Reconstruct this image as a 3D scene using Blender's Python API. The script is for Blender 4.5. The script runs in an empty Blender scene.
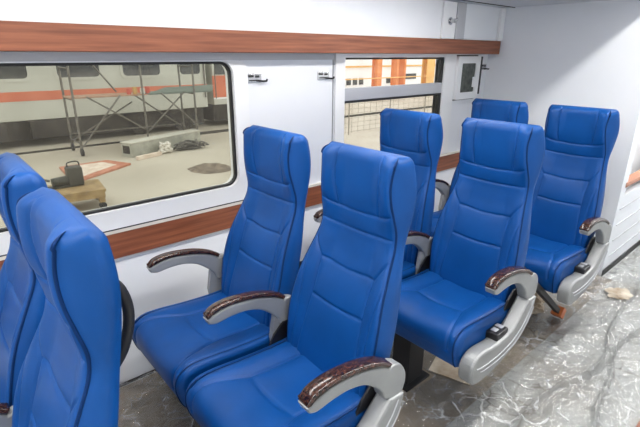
import bpy, bmesh, math, random
import numpy as np
from mathutils import Vector, Matrix, noise
random.seed(7)
SC = bpy.context.scene
COL = SC.collection

# ------------------------------------------------------------------ camera, sky, lamps, exposure
PITCH, YAW, ROLL, CAM_H, FPX = 0.3408, 0.8526, 0.0038, 1.5252, 449.12
_F = Vector((math.cos(YAW)*math.cos(PITCH), math.sin(YAW)*math.cos(PITCH), -math.sin(PITCH)))
_R = Vector((math.sin(YAW), -math.cos(YAW), 0)); _U = _R.cross(_F)
_R2 = _R*math.cos(ROLL) + _U*math.sin(ROLL); _U2 = -_R*math.sin(ROLL) + _U*math.cos(ROLL)
cd = bpy.data.cameras.new('camera'); cam = bpy.data.objects.new('camera', cd); COL.objects.link(cam)
cd.sensor_width = 36; cd.lens = FPX/640*36; cd.clip_start = 0.01; cd.clip_end = 300
cam.matrix_world = Matrix(((_R2.x, _U2.x, -_F.x, 0), (_R2.y, _U2.y, -_F.y, 0), (_R2.z, _U2.z, -_F.z, CAM_H), (0, 0, 0, 1)))
SC.camera = cam
w = bpy.data.worlds.new('world'); SC.world = w; w.use_nodes = True
bg = w.node_tree.nodes['Background']; bg.inputs[0].default_value = (0.93, 0.97, 1.0, 1); bg.inputs[1].default_value = 2.0
SC.view_settings.view_transform = 'Standard'; SC.view_settings.look = 'None'
SC.view_settings.gamma = 1; SC.view_settings.use_curve_mapping = False
SC.view_settings.exposure = 0.0
LAMP = 50.0          # emission of the ceiling tubes
RACK_FILL = 30.0      # emission of the fill strip added under the rack to brighten the wall

# ------------------------------------------------------------------ materials
def mat(name, col=(.8, .8, .8), rough=.5, metal=0, spec=.5, emit=None, estr=0, **kw):
    m = bpy.data.materials.new(name); m.use_nodes = True
    b = m.node_tree.nodes['Principled BSDF']
    b.inputs['Base Color'].default_value = (*col, 1); b.inputs['Roughness'].default_value = rough
    b.inputs['Metallic'].default_value = metal; b.inputs['Specular IOR Level'].default_value = spec
    if emit:
        b.inputs['Emission Color'].default_value = (*emit, 1); b.inputs['Emission Strength'].default_value = estr
    for k, v in kw.items(): b.inputs[k].default_value = v
    return m
def _n(m, t, **kw):
    n = m.node_tree.nodes.new(t)
    for k, v in kw.items():
        if k in n.inputs: n.inputs[k].default_value = v
        else: setattr(n, k, v)
    return n
def vary(m, scale, c0, c1, lo=.35, hi=.65, stretch=(1, 1, 1), detail=6, bump=0, bscale=None, bdist=.002, rough=None):
    """colour ramp over noise in object space, with an optional bump"""
    t = m.node_tree; b = t.nodes['Principled BSDF']
    tc = _n(m, 'ShaderNodeTexCoord'); mp = _n(m, 'ShaderNodeMapping'); mp.inputs['Scale'].default_value = stretch
    t.links.new(tc.outputs['Object'], mp.inputs[0])
    nz = _n(m, 'ShaderNodeTexNoise'); nz.inputs['Scale'].default_value = scale; nz.inputs['Detail'].default_value = detail
    t.links.new(mp.outputs[0], nz.inputs['Vector'])
    cr = _n(m, 'ShaderNodeValToRGB'); e = cr.color_ramp.elements
    e[0].position, e[1].position = lo, hi; e[0].color = (*c0, 1); e[1].color = (*c1, 1)
    t.links.new(nz.outputs[0], cr.inputs[0]); t.links.new(cr.outputs[0], b.inputs['Base Color'])
    if rough:
        mr = _n(m, 'ShaderNodeMapRange'); mr.inputs[3].default_value, mr.inputs[4].default_value = rough
        t.links.new(nz.outputs[0], mr.inputs[0]); t.links.new(mr.outputs[0], b.inputs['Roughness'])
    if bump:
        n2 = _n(m, 'ShaderNodeTexNoise'); n2.inputs['Scale'].default_value = bscale or scale; n2.inputs['Detail'].default_value = 3
        t.links.new(mp.outputs[0], n2.inputs['Vector'])
        bp = _n(m, 'ShaderNodeBump'); bp.inputs['Strength'].default_value = bump; bp.inputs['Distance'].default_value = bdist
        t.links.new(n2.outputs[0], bp.inputs['Height']); t.links.new(bp.outputs[0], b.inputs['Normal'])
    return m
M = {}
M['leather'] = vary(mat('blue_leather', rough=.44, spec=.27), 5, (.0006, .051, .215), (.001, .065, .272), bump=.25, bscale=420, bdist=.001)
M['piping'] = mat('navy_piping', (.001, .022, .10), .6, 0, .15)
M['wall'] = vary(mat('white_laminate', rough=.35), 1.3, (.76, .79, .83), (.82, .84, .87), bump=.03, bscale=3)
M['frame'] = mat('white_window_frame', (.84, .85, .86), .4)
M['cream'] = mat('cream_trim', (.74, .70, .62), .5)
M['grey'] = mat('grey_blind_box', (.52, .53, .55), .45)
M['rack'] = mat('rack_grey', (.50, .53, .57), .4)
M['ceil'] = mat('ceiling_white', (.82, .83, .84), .5)
M['seam'] = mat('dark_seam', (.03, .03, .03), .7)
M['rubber'] = mat('black_rubber', (.012, .012, .013), .55)
M['black'] = mat('black_plastic', (.010, .010, .012), .4)
M['blackm'] = mat('black_steel', (.018, .018, .02), .5, .3)
M['silver'] = vary(mat('silver_paint', rough=.38, metal=.25), 6, (.27, .28, .28), (.33, .34, .34))
M['chrome'] = mat('chrome', (.6, .6, .6), .25, 1)
M['alu'] = mat('brushed_aluminium', (.50, .51, .54), .45, .35)
M['wood'] = vary(mat('red_brown_wood_laminate', rough=.45), 9, (.16, .046, .02), (.32, .108, .05), .3, .7, (.35, 6, 7))
M['burl'] = vary(mat('dark_burl_wood', rough=.16, spec=.6), 75, (.012, .006, .005), (.085, .032, .02), .40, .70, (1, 1.6, 1.6), detail=9)
M['floor'] = vary(mat('grey_vinyl', rough=.6), 2.2, (.40, .385, .35), (.50, .515, .505), .36, .55)
M['bag'] = vary(mat('crumpled_paper', rough=.6), 9, (.30, .22, .14), (.62, .56, .46))
M['orange'] = mat('orange_end_cap', (.45, .12, .03), .5)
M['lamp'] = mat('lamp_diffuser', (.9, .9, .9), .5, emit=(1, .97, .93), estr=LAMP)
M['fill_strip'] = mat('fill_diffuser', (.9, .9, .9), .5, emit=(1, .96, .93), estr=RACK_FILL)
M['darkglass'] = mat('dark_glass', (.03, .035, .035), .12)
M['boxglass'] = vary(mat('smoked_panel', rough=.3), 30, (.03, .04, .035), (.11, .12, .10))
# depot
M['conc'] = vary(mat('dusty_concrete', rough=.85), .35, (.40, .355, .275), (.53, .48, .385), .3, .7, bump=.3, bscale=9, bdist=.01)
M['coach'] = vary(mat('shaded_coach_paint', rough=.5), .8, (.44, .435, .375), (.52, .515, .45))  # white paint toned down in place of the depot's shade
M['stripe'] = vary(mat('orange_stripe', rough=.5), 2, (.54, .13, .06), (.62, .17, .085))
M['under'] = vary(mat('sooty_underframe', rough=.8), 3, (.018, .016, .014), (.06, .052, .044))
M['cglass'] = vary(mat('coach_glass', rough=.15), 2.5, (.02, .022, .022), (.07, .07, .065))
M['tube'] = vary(mat('scaffold_tube', rough=.6, metal=.2), 8, (.09, .083, .07), (.19, .175, .15))
M['plank_green'] = mat('green_plank', (.16, .20, .175), .7)
M['plank_red'] = vary(mat('red_plank', rough=.7), 6, (.30, .15, .09), (.42, .27, .18))
M['redwood'] = vary(mat('red_painted_board', rough=.7), 7, (.40, .14, .075), (.55, .25, .16))
M['palewood'] = vary(mat('pale_board', rough=.8), 6, (.58, .46, .36), (.74, .63, .52))
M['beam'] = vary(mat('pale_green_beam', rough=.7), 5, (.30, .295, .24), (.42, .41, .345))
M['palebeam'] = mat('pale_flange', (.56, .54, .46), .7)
M['trolley'] = vary(mat('yellow_brown_wood', rough=.75), 6, (.24, .155, .065), (.38, .26, .115))
M['machine'] = vary(mat('dark_green_casting', rough=.6), 12, (.015, .016, .010), (.05, .048, .032))
M['cable'] = vary(mat('dusty_cable', rough=.7), 9, (.05, .046, .04), (.16, .15, .13))
M['rag'] = vary(mat('white_rope', rough=.9), 14, (.45, .41, .34), (.80, .76, .68))
M['sump'] = vary(mat('wet_grit', rough=.75), 5, (.10, .075, .05), (.24, .185, .13))
M['pillar'] = vary(mat('orange_steel', rough=.55), 2, (.66, .20, .05), (.80, .30, .09))
M['pillar_y'] = vary(mat('amber_steel', rough=.55), 2, (.74, .40, .10), (.85, .52, .17))
M['hall'] = vary(mat('sunlit_render', rough=.8), .6, (.86, .85, .82), (.92, .91, .89))  # near-white colour stands in for sunlight on the hall
M['wire'] = mat('galvanised_wire', (.34, .30, .25), .6, .2)
M['beige'] = mat('beige_panel', (.62, .52, .40), .6)
M['terra'] = mat('terracotta_ledge', (.42, .20, .13), .6)
M['can'] = [mat('can_red', (.5, .08, .05), .5), mat('can_white', (.7, .7, .66), .5), mat('can_ochre', (.5, .3, .08), .5)]

def glass_mat(name, tint, dust_col, dust):
    """thin pane: straight-through transparency, mirror-like reflection by angle, and a film of dust"""
    m = bpy.data.materials.new(name); m.use_nodes = True; t = m.node_tree; t.nodes.clear()
    out = t.nodes.new('ShaderNodeOutputMaterial'); tr = t.nodes.new('ShaderNodeBsdfTransparent'); tr.inputs[0].default_value = (*tint, 1)
    gl = t.nodes.new('ShaderNodeBsdfGlossy'); gl.inputs['Roughness'].default_value = .03
    df = t.nodes.new('ShaderNodeBsdfDiffuse'); df.inputs[0].default_value = (*dust_col, 1)
    lw = t.nodes.new('ShaderNodeLayerWeight'); lw.inputs[0].default_value = .12
    nz = t.nodes.new('ShaderNodeTexNoise'); nz.inputs['Scale'].default_value = 5; nz.inputs['Detail'].default_value = 8
    tc = t.nodes.new('ShaderNodeTexCoord'); t.links.new(tc.outputs['Object'], nz.inputs['Vector'])
    mr = t.nodes.new('ShaderNodeMapRange'); mr.inputs[1].default_value, mr.inputs[2].default_value = .35, .75
    mr.inputs[3].default_value, mr.inputs[4].default_value = dust*.55, dust*1.5
    t.links.new(nz.outputs[0], mr.inputs[0])
    m1 = t.nodes.new('ShaderNodeMixShader'); m2 = t.nodes.new('ShaderNodeMixShader')
    t.links.new(mr.outputs[0], m1.inputs[0]); t.links.new(tr.outputs[0], m1.inputs[1]); t.links.new(df.outputs[0], m1.inputs[2])
    t.links.new(lw.outputs['Fresnel'], m2.inputs[0]); t.links.new(m1.outputs[0], m2.inputs[1]); t.links.new(gl.outputs[0], m2.inputs[2])
    t.links.new(m2.outputs[0], out.inputs[0]); return m
M['glass'] = glass_mat('dusty_window_glass', (.86, .86, .82), (.55, .50, .42), .055)
M['glass2'] = glass_mat('clear_window_glass', (.95, .95, .94), (.7, .66, .6), .04)

def film_mat():
    m = bpy.data.materials.new('clear_plastic_film'); m.use_nodes = True; t = m.node_tree; t.nodes.clear()
    out = t.nodes.new('ShaderNodeOutputMaterial'); tr = t.nodes.new('ShaderNodeBsdfTransparent'); tr.inputs[0].default_value = (.97, .975, .97, 1)
    gl = t.nodes.new('ShaderNodeBsdfGlossy'); gl.inputs['Roughness'].default_value = .035
    df = t.nodes.new('ShaderNodeBsdfDiffuse'); df.inputs[0].default_value = (.72, .73, .72, 1)
    tc = t.nodes.new('ShaderNodeTexCoord'); nz = t.nodes.new('ShaderNodeTexNoise'); nz.inputs['Scale'].default_value = 55; nz.inputs['Detail'].default_value = 5
    nz.inputs['Distortion'].default_value = 1.2
    t.links.new(tc.outputs['Object'], nz.inputs['Vector'])
    bp = t.nodes.new('ShaderNodeBump'); bp.inputs['Strength'].default_value = .5; bp.inputs['Distance'].default_value = .012
    t.links.new(nz.outputs[0], bp.inputs['Height'])
    t.links.new(bp.outputs[0], gl.inputs['Normal'])
    lw = t.nodes.new('ShaderNodeFresnel'); lw.inputs[0].default_value = 1.55; t.links.new(bp.outputs[0], lw.inputs['Normal'])
    mx = t.nodes.new('ShaderNodeMath'); mx.operation = 'MULTIPLY_ADD'; mx.inputs[1].default_value = 1.35; mx.inputs[2].default_value = .01
    t.links.new(lw.outputs[0], mx.inputs[0])
    def crease(scale, width, dist, lo):
        """thin broken lines along distorted cell borders: 1 on the crease, 0 off it"""
        n1 = t.nodes.new('ShaderNodeTexNoise'); n1.inputs['Scale'].default_value = scale*.7; n1.inputs['Detail'].default_value = 3
        t.links.new(tc.outputs['Object'], n1.inputs['Vector'])
        vm = t.nodes.new('ShaderNodeVectorMath'); vm.operation = 'MULTIPLY_ADD'; vm.inputs[1].default_value = (dist,)*3
        t.links.new(n1.outputs['Color'], vm.inputs[0]); t.links.new(tc.outputs['Object'], vm.inputs[2])
        vo = t.nodes.new('ShaderNodeTexVoronoi'); vo.feature = 'DISTANCE_TO_EDGE'; vo.inputs['Scale'].default_value = scale
        t.links.new(vm.outputs[0], vo.inputs['Vector'])
        r = t.nodes.new('ShaderNodeMapRange'); r.inputs[1].default_value, r.inputs[2].default_value = 0, width; r.inputs[3].default_value, r.inputs[4].default_value = 1, 0
        t.links.new(vo.outputs['Distance'], r.inputs[0])
        n2 = t.nodes.new('ShaderNodeTexNoise'); n2.inputs['Scale'].default_value = scale*.55; t.links.new(vm.outputs[0], n2.inputs['Vector'])
        g2 = t.nodes.new('ShaderNodeMapRange'); g2.inputs[1].default_value, g2.inputs[2].default_value = lo, lo+.14
        t.links.new(n2.outputs[0], g2.inputs[0])
        mu = t.nodes.new('ShaderNodeMath'); mu.operation = 'MULTIPLY'; t.links.new(r.outputs[0], mu.inputs[0]); t.links.new(g2.outputs[0], mu.inputs[1])
        return mu.outputs[0]
    w1, w2, d1 = crease(9, .05, .09, .47), crease(26, .085, .03, .50), crease(6.5, .045, .12, .50)  # whitened creases doubling as painted glints; d1 paints dark crease lines
    mxx = t.nodes.new('ShaderNodeMath'); mxx.operation = 'MAXIMUM'; t.links.new(w1, mxx.inputs[0]); t.links.new(w2, mxx.inputs[1])
    fa = t.nodes.new('ShaderNodeMath'); fa.operation = 'MULTIPLY_ADD'; fa.inputs[1].default_value = .55; fa.inputs[2].default_value = .06
    t.links.new(mxx.outputs[0], fa.inputs[0])
    tint = t.nodes.new('ShaderNodeMix'); tint.data_type = 'RGBA'; tint.inputs[6].default_value = (.95, .955, .95, 1); tint.inputs[7].default_value = (.50, .46, .40, 1)
    t.links.new(d1, tint.inputs[0]); t.links.new(tint.outputs[2], tr.inputs[0])
    df.inputs[0].default_value = (.90, .91, .91, 1)
    m1 = t.nodes.new('ShaderNodeMixShader'); t.links.new(fa.outputs[0], m1.inputs[0])
    t.links.new(tr.outputs[0], m1.inputs[1]); t.links.new(df.outputs[0], m1.inputs[2])
    m2 = t.nodes.new('ShaderNodeMixShader'); t.links.new(mx.outputs[0], m2.inputs[0])
    t.links.new(m1.outputs[0], m2.inputs[1]); t.links.new(gl.outputs[0], m2.inputs[2])
    t.links.new(m2.outputs[0], out.inputs[0]); return m
M['film'] = film_mat()

# ------------------------------------------------------------------ mesh helpers
class MB:
    """collects shapes; build() links them as one mesh object"""
    def __init__(s): s.v = []; s.f = []; s.sm = []
    def add(s, vs, fs, smooth=False):
        o = len(s.v); s.v += [tuple(v) for v in vs]; s.f += [tuple(i+o for i in f) for f in fs]; s.sm += [smooth]*len(fs); return s
    def box(s, x0, x1, y0, y1, z0, z1, bev=0):
        if bev:
            bm = bmesh.new(); bmesh.ops.create_cube(bm, size=1)
            for v in bm.verts: v.co = Vector(((x0+x1)/2+v.co.x*(x1-x0), (y0+y1)/2+v.co.y*(y1-y0), (z0+z1)/2+v.co.z*(z1-z0)))
            bmesh.ops.bevel(bm, geom=bm.edges[:], offset=bev, segments=2, affect='EDGES', profile=.5)
            bm.verts.index_update()
            s.add([v.co[:] for v in bm.verts], [[v.index for v in f.verts] for f in bm.faces]); bm.free(); return s
        vs = [(x, y, z) for x in (x0, x1) for y in (y0, y1) for z in (z0, z1)]
        return s.add(vs, [(0, 1, 3, 2), (4, 6, 7, 5), (0, 4, 5, 1), (2, 3, 7, 6), (0, 2, 6, 4), (1, 5, 7, 3)])
    def obox(s, c, ax, ay, az):
        c, ax, ay, az = map(Vector, (c, ax, ay, az))
        vs = [c+ax*i+ay*j+az*k for i in (-1, 1) for j in (-1, 1) for k in (-1, 1)]
        return s.add(vs, [(0, 1, 3, 2), (4, 6, 7, 5), (0, 4, 5, 1), (2, 3, 7, 6), (0, 2, 6, 4), (1, 5, 7, 3)])
    def tube(s, pts, r, n=8, cap=True):
        pts = [Vector(p) for p in pts]; rs = r if isinstance(r, (list, tuple)) else [r]*len(pts)
        ring = []; prev = None
        for i, p in enumerate(pts):
            t = (pts[min(i+1, len(pts)-1)]-pts[max(i-1, 0)]).normalized()
            if prev is None: a = t.orthogonal().normalized()
            else:
                a = prev - t*prev.dot(t); a = a.normalized() if a.length > 1e-6 else t.orthogonal().normalized()
            prev = a; b = t.cross(a)
            ring.append([p+(a*math.cos(k*2*math.pi/n)+b*math.sin(k*2*math.pi/n))*rs[i] for k in range(n)])
        vs = [v for q in ring for v in q]; fs = []
        for i in range(len(pts)-1):
            for k in range(n): fs.append((i*n+k, i*n+(k+1) % n, (i+1)*n+(k+1) % n, (i+1)*n+k))
        s.add(vs, fs, True)
        if cap: s.add(ring[0], [tuple(range(n))[::-1]]); s.add(ring[-1], [tuple(range(n))])
        return s
    def prism(s, poly, y0, y1, bev=0.0, smooth=False):
        """polygon in x,z extruded along y; bev insets the two ends"""
        n = len(poly); P = [Vector((a, b)) for a, b in poly]
        area = sum(P[i].x*P[(i+1) % n].y-P[(i+1) % n].x*P[i].y for i in range(n))
        if area < 0: P.reverse()
        def inset(d):
            out = []
            for i in range(n):
                e1 = (P[i]-P[i-1]).normalized(); e2 = (P[(i+1) % n]-P[i]).normalized()
                nn = Vector((-e1.y-e2.y, e1.x+e2.x)); nn = nn.normalized() if nn.length > 1e-6 else Vector((-e1.y, e1.x))
                out.append(P[i]+nn*d)
            return out
        if bev: rows = [(y0, inset(bev)), (y0+bev*.3, inset(bev*.3)), (y0+bev, P), (y1-bev, P), (y1-bev*.3, inset(bev*.3)), (y1, inset(bev))]
        else: rows = [(y0, P), (y1, P)]
        vs = [(q.x, y, q.y) for y, R in rows for q in R]; fs = []
        for r in range(len(rows)-1):
            for i in range(n): fs.append((r*n+i, (r+1)*n+i, (r+1)*n+(i+1) % n, r*n+(i+1) % n))
        s.add(vs, fs, smooth)
        s.add([(q.x, rows[0][0], q.y) for q in rows[0][1]], [tuple(range(n))]); s.add([(q.x, rows[-1][0], q.y) for q in rows[-1][1]], [tuple(range(n))[::-1]])
        return s
    def mesh(s, name, m, off=(0, 0, 0)):
        me = bpy.data.meshes.new(name); me.from_pydata([(a-off[0], b-off[1], c-off[2]) for a, b, c in s.v], [], s.f)
        me.polygons.foreach_set('use_smooth', s.sm); me.materials.append(m); me.validate(); me.update()
        bm = bmesh.new(); bm.from_mesh(me); bmesh.ops.recalc_face_normals(bm, faces=bm.faces); bm.to_mesh(me); bm.free()
        return me
    def build(s, name, m, parent=None, **k):
        o = bpy.data.objects.new(name, s.mesh(name, m, k.pop('off', (0, 0, 0)))); COL.objects.link(o)
        if parent: o.parent = parent
        for a, b in k.items(): o[a] = b
        return o
def empty(name, loc, label, cat, group=None):
    o = bpy.data.objects.new(name, None); COL.objects.link(o); o.location = loc; o.empty_display_size = .1
    o['label'] = label; o['category'] = cat
    if group: o['group'] = group
    return o
def struct(name, mb, m, parent=None):
    o = mb.build(name, m, parent)
    if not parent: o['kind'] = 'structure'
    return o
def tag(o, label, cat, group=None):
    o['label'] = label; o['category'] = cat
    if group: o['group'] = group
    return o
def smooth(e0, e1, x):
    t = min(1, max(0, (x-e0)/(e1-e0))); return t*t*(3-2*t)
def interp(tab, z):
    return float(np.interp(z, [a for a, _ in tab], [b for _, b in tab]))
def spline(pts, k=8):
    """Catmull-Rom through points"""
    P = [Vector(p) for p in pts]; out = []
    for i in range(len(P)-1):
        a, b, c, d = P[max(i-1, 0)], P[i], P[i+1], P[min(i+2, len(P)-1)]
        for j in range(k):
            t = j/k
            out.append(.5*((2*b)+(c-a)*t+(2*a-5*b+4*c-d)*t*t+(-a+3*b-3*c+d)*t**3))
    return out+[P[-1]]
def smtab(tab, n=60):
    """resample a (z, x) table smoothly"""
    q = spline([(a, b, 0) for a, b in tab], 10)
    return [(p.x, p.y) for p in q]
def rrect(x0, x1, z0, z1, r, k=6):
    out = []
    for cx, cz, a0 in ((x1-r, z1-r, 0), (x0+r, z1-r, 90), (x0+r, z0+r, 180), (x1-r, z0+r, 270)):
        for j in range(k+1):
            a = math.radians(a0+90*j/k); out.append((cx+r*math.cos(a), cz+r*math.sin(a)))
    return out
def ring_prism(mb, outer, inner, y0, y1):
    n = len(outer); vs = []
    for P in (outer, inner):
        for y in (y0, y1): vs += [(a, y, b) for a, b in P]
    fs = []
    for i in range(n):
        j = (i+1) % n; o0, o1, i0, i1 = 0, n, 2*n, 3*n
        fs += [(o0+i, o0+j, i0+j, i0+i), (o1+i, i1+i, i1+j, o1+j), (o0+i, o1+i, o1+j, o0+j), (i0+i, i0+j, i1+j, i1+i)]
    mb.add(vs, fs); return mb

# ------------------------------------------------------------------ the carriage shell
W = 1.974; L = 3.49; WO = 2.04; YR = -1.11; X0 = -2.6; ZC = 2.34
W1 = (-.13, 1.162, .885, 1.492); W2 = (1.905, 2.895, .885, 1.508)
mb = MB()
for x0, x1, z0, z1 in ((X0, W1[0]-.05, 0, 1.86), (W1[0]-.05, W1[1]+.05, 0, W1[2]-.05), (W1[0]-.05, W1[1]+.05, W1[3]+.02, 1.86), (W1[1]+.05, 1.816, 0, 1.86),
                       (1.826, W2[0], 0, 1.86), (W2[0], W2[1], 0, W2[2]), (W2[0], W2[1], W2[3], 1.86), (W2[1], L, 0, 1.86)):
    mb.box(x0, x1, W, WO, z0, z1)
wl = struct('wall_left', mb, M['wall'])
MB().box(1.816, 1.826, W+.006, WO-.004, 0, 1.53).build('seam', M['seam'], wl)
MB().box(X0, L, 1.89, WO, 1.625, 1.858).build('bulkhead_panel', M['wall'], wl)
# cover strips on the bulkhead above window two, with the lamp knob
MB().box(2.70, 2.845, 1.872, 1.889, 1.626, 1.855, .004).build('cover_strip', M['frame'], wl)
MB().box(2.852, 2.955, 1.868, 1.889, 1.626, 1.855, .004).build('cover_strip', M['alu'], wl)
MB().box(3.425, 3.488, 1.866, 1.889, 1.626, 1.855, .004).build('cover_strip', M['frame'], wl)
kb = MB().tube([(2.77, 1.868, 1.735), (2.77, 1.83, 1.735)], .014, 14).tube([(2.77, 1.868, 1.735), (2.77, 1.862, 1.735)], .024, 16)
kb.tube([(2.77, 1.84, 1.735), (2.80, 1.832, 1.748)], .009, 8)
tag(kb.build('door_latch', M['chrome']), 'small chrome turn latch on the white strip above the wood rail', 'latch')
# wooden rail under the bulkhead and wooden strip under the windows
t1 = struct('trim_1', MB().box(X0, 3.478, 1.873, W-.001, 1.5305, 1.6248, .003), M['wood'])
t2 = struct('trim_2', MB().box(X0, L, W-.012, W-.0005, .664, .781, .002), M['wood'])
struct('trim_3', MB().box(X0, L, W-.014, W-.0005, .7815, .797, .002), M['cream'])
struct('trim_4', MB().box(X0, L, W-.008, W-.0005, .652, .6635, .001), M['grey'])
struct('baseboard_left', MB().box(X0, L, W-.010, W-.0005, .0002, .014, .002), M['seam'])
MB().box(X0, 1.81, W-.018, W-.0005, 1.497, 1.5300).build('trim_5', M['grey'])['kind'] = 'structure'
# window one: one sheet of glass with rounded corners in a thick white frame
x0, x1, z0, z1 = W1
wf = MB(); ring_prism(wf, rrect(x0-.085, x1+.078, z0-.082, 1.4965, .05), rrect(x0, x1, z0, z1, .06), W-.014, WO)
win1 = struct('window_1', wf, M['frame'])
g = MB(); ring_prism(g, rrect(x0-.001, x1+.001, z0-.001, z1+.001, .06), rrect(x0+.011, x1-.011, z0+.011, z1-.011, .05), W+.006, W+.026)
g.build('gasket', M['rubber'], win1)
p = MB(); p.prism(rrect(x0+.010, x1-.010, z0+.010, z1-.010, .05), W+.013, W+.019); p.build('pane', M['glass'], win1)
MB().box(X0, x1+.078, W-.0145, W-.0005, .7975, .801).build('trim_6', M['seam'])['kind'] = 'structure'
# window two: split by a grey sliding bar
x0, x1, z0, z1 = W2
wf = MB(); ring_prism(wf, [(x0-.075, 1.5295), (x0-.075, z0-.08), (x1+.14, z0-.08), (x1+.14, 1.5295)], [(x0, z1), (x0, z0), (x1, z0), (x1, z1)], W-.012, WO)
win2 = struct('window_2', wf, M['frame'])
MB().box(x0+.002, x1-.002, W-.006, W+.03, 1.262, 1.335, .004).build('sliding_bar', M['alu'], win2)
MB().box(x0+.002, x1-.002, W-.004, W+.028, 1.248, 1.261).build('gasket', M['rubber'], win2)
MB().box(x1-.02, x1-.002, W-.003, W+.028, z0, z1).build('gasket', M['rubber'], win2)
MB().box(x0+.002, x1-.002, W-.001, W+.03, z1-.012, z1-.001).build('gasket', M['rubber'], win2)
MB().box(x0+.002, x1-.021, W+.012, W+.018, 1.336, z1-.013).build('pane', M['glass2'], win2)
MB().box(x0+.002, x1-.021, W+.012, W+.018, z0+.002, 1.247).build('pane', M['glass'], win2)
# luggage rack underside, ceiling, floor
rk = MB().box(X0, L, .90, WO, 1.859, 1.885).box(X0, L, .885, .90, 1.852, 1.93)
rack = struct('trim_7', rk, M['rack'])
MB().box(X0, L, 1.80, 1.806, 1.8545, 1.8588).build('groove', M['seam'], rack)
struct('ceiling', MB().box(X0, 6.2, YR-.05, WO, ZC, ZC+.05), M['ceil'])
M['ply'] = vary(mat('brown_plywood', rough=.7), 3, (.20, .155, .105), (.40, .34, .26), .3, .7)
struct('floor_1', MB().box(X0, L-.002, .79, W-.014, .0001, .0012), M['ply'])
struct('floor', MB().box(X0, 6.2, YR-.05, WO, -.06, 0), M['floor'])
# end wall = front of a cubicle; the aisle runs on beside it
struct('wall_end', MB().box(L, L+.04, .866, WO, 0, ZC), M['wall'])
sw = MB()
for a, b, c, d in ((L+.04, 3.60, 0, ZC), (3.60, 4.6, 0, .60), (3.60, 4.6, 1.62, ZC), (4.6, 6.2, 0, ZC)): sw.box(a, b, .866, .90, c, d)
sw = struct('wall_cubicle', sw, M['wall'])
MB().box(L+.002, 6.2, .858, .8655, 0, .05, .002).build('baseboard_cubicle', M['blackm'])['kind'] = 'structure'
for z in (.14, .26, .38, .50):
    MB().box(3.56, 4.66, .8615, .8658, z, z+.006).build('groove', M['grey'], sw)
MB().box(3.57, 4.6, .860, .925, .660, .695, .004).build('ledge', M['terra'], sw)
MB().box(3.72, 3.80, .94, 1.02, .60, 1.62, .004).build('post', M['beige'], sw)
MB().box(3.60, 6.2, 1.05, 1.08, 0, ZC).build('back_panel', M['frame'], sw)
struct('wall_far', MB().box(6.2, 6.24, YR-.05, WO, 0, ZC), M['wall'])
struct('wall_corridor', MB().box(L, 6.2, YR-.05, -.01, 0, ZC), M['wall'])
struct('wall_back', MB().box(X0-.04, X0, YR-.05, WO, 0, ZC), M['wall'])
rw = MB(); xs = [(-2.2, -.7), (-.13, 1.16), (1.7, 2.9)]; cur = X0
for a, b in xs: rw.box(cur, a, YR-.05, YR, 0, ZC); rw.box(a, b, YR-.05, YR, 0, .88).box(a, b, YR-.05, YR, 1.5, ZC); cur = b
rw.box(cur, L, YR-.05, YR, 0, ZC)
rw = struct('wall_right', rw, M['wall'])
for a, b in xs: MB().box(a, b, YR-.03, YR-.024, .88, 1.5).build('pane', M['glass2'], rw)
# lamps: tubes over the aisle (they throw the rack's shadow on the end wall) and an unseen fill strip added under the rack
def lamp(x0, x1, y0, y1, z0, z1, zb, m, label, group):
    t = empty('ceiling_light', ((x0+x1)/2, (y0+y1)/2, zb), label, 'light', group); o = (t.location.x, t.location.y, t.location.z)
    MB().box(x0-.02, x1+.02, y0-.02, y1+.02, z1, zb).build('housing', M['alu'], t, off=o)
    MB().box(x0, x1, y0, y1, z0, z1-.0005).build('diffuser', m, t, off=o)
for a, lb in ((-1.9, 'ceiling tube lamp over the aisle farthest from the end wall'), (-.35, 'ceiling tube lamp over the aisle beside the nearest seat row'), (1.2, 'ceiling tube lamp over the aisle between second and third seat rows'), (2.75, 'ceiling tube lamp over the aisle just before the end wall'), (4.3, 'added ceiling tube lamp in the corridor just past the end wall'), (5.5, 'added ceiling tube lamp at the far end of the corridor')):  # the two corridor tubes are added, unseen, for glints on the plastic
    lamp(a-.62, a+.62, .38, .48, 2.30, 2.32, 2.34, M['lamp'], lb, 'ceiling tubes over the aisle')
lamp(-1.8, 2.5, 1.35, 1.42, 1.840, 1.850, 1.8588, M['fill_strip'], 'added slim fill light strip under the luggage rack', None)

# hooks on the window wall
def hook(x, z, label):
    o = (x, W, z); t = empty('coat_hook', o, label, 'hook', 'coat hooks on the window wall')
    MB().box(x-.042, x+.042, W-.006, W-.0006, z-.022, z+.022, .002).build('plate', M['chrome'], t, off=o)
    b = MB().box(x-.034, x-.004, W-.0075, W-.0062, z+.004, z+.015).box(x-.030, x+.012, W-.0075, W-.0062, z-.014, z-.008).box(x+.006, x+.030, W-.0075, W-.0062, z+.002, z+.013)
    b.build('slot', M['seam'], t, off=o)
    MB().tube([(x+.015, W-.008, z-.012), (x+.045, W-.02, z-.016), (x+.062, W-.022, z-.015), (x+.066, W-.022, z-.006)], .005, 8).build('arm', M['blackm'], t, off=o)
hook(1.283, 1.412, 'chrome coat hook on the wall just right of the large window')
hook(1.742, 1.412, 'chrome coat hook on the wall just left of the split window')
hook(3.435, 1.435, 'chrome coat hook in the corner beside the end wall')
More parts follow.
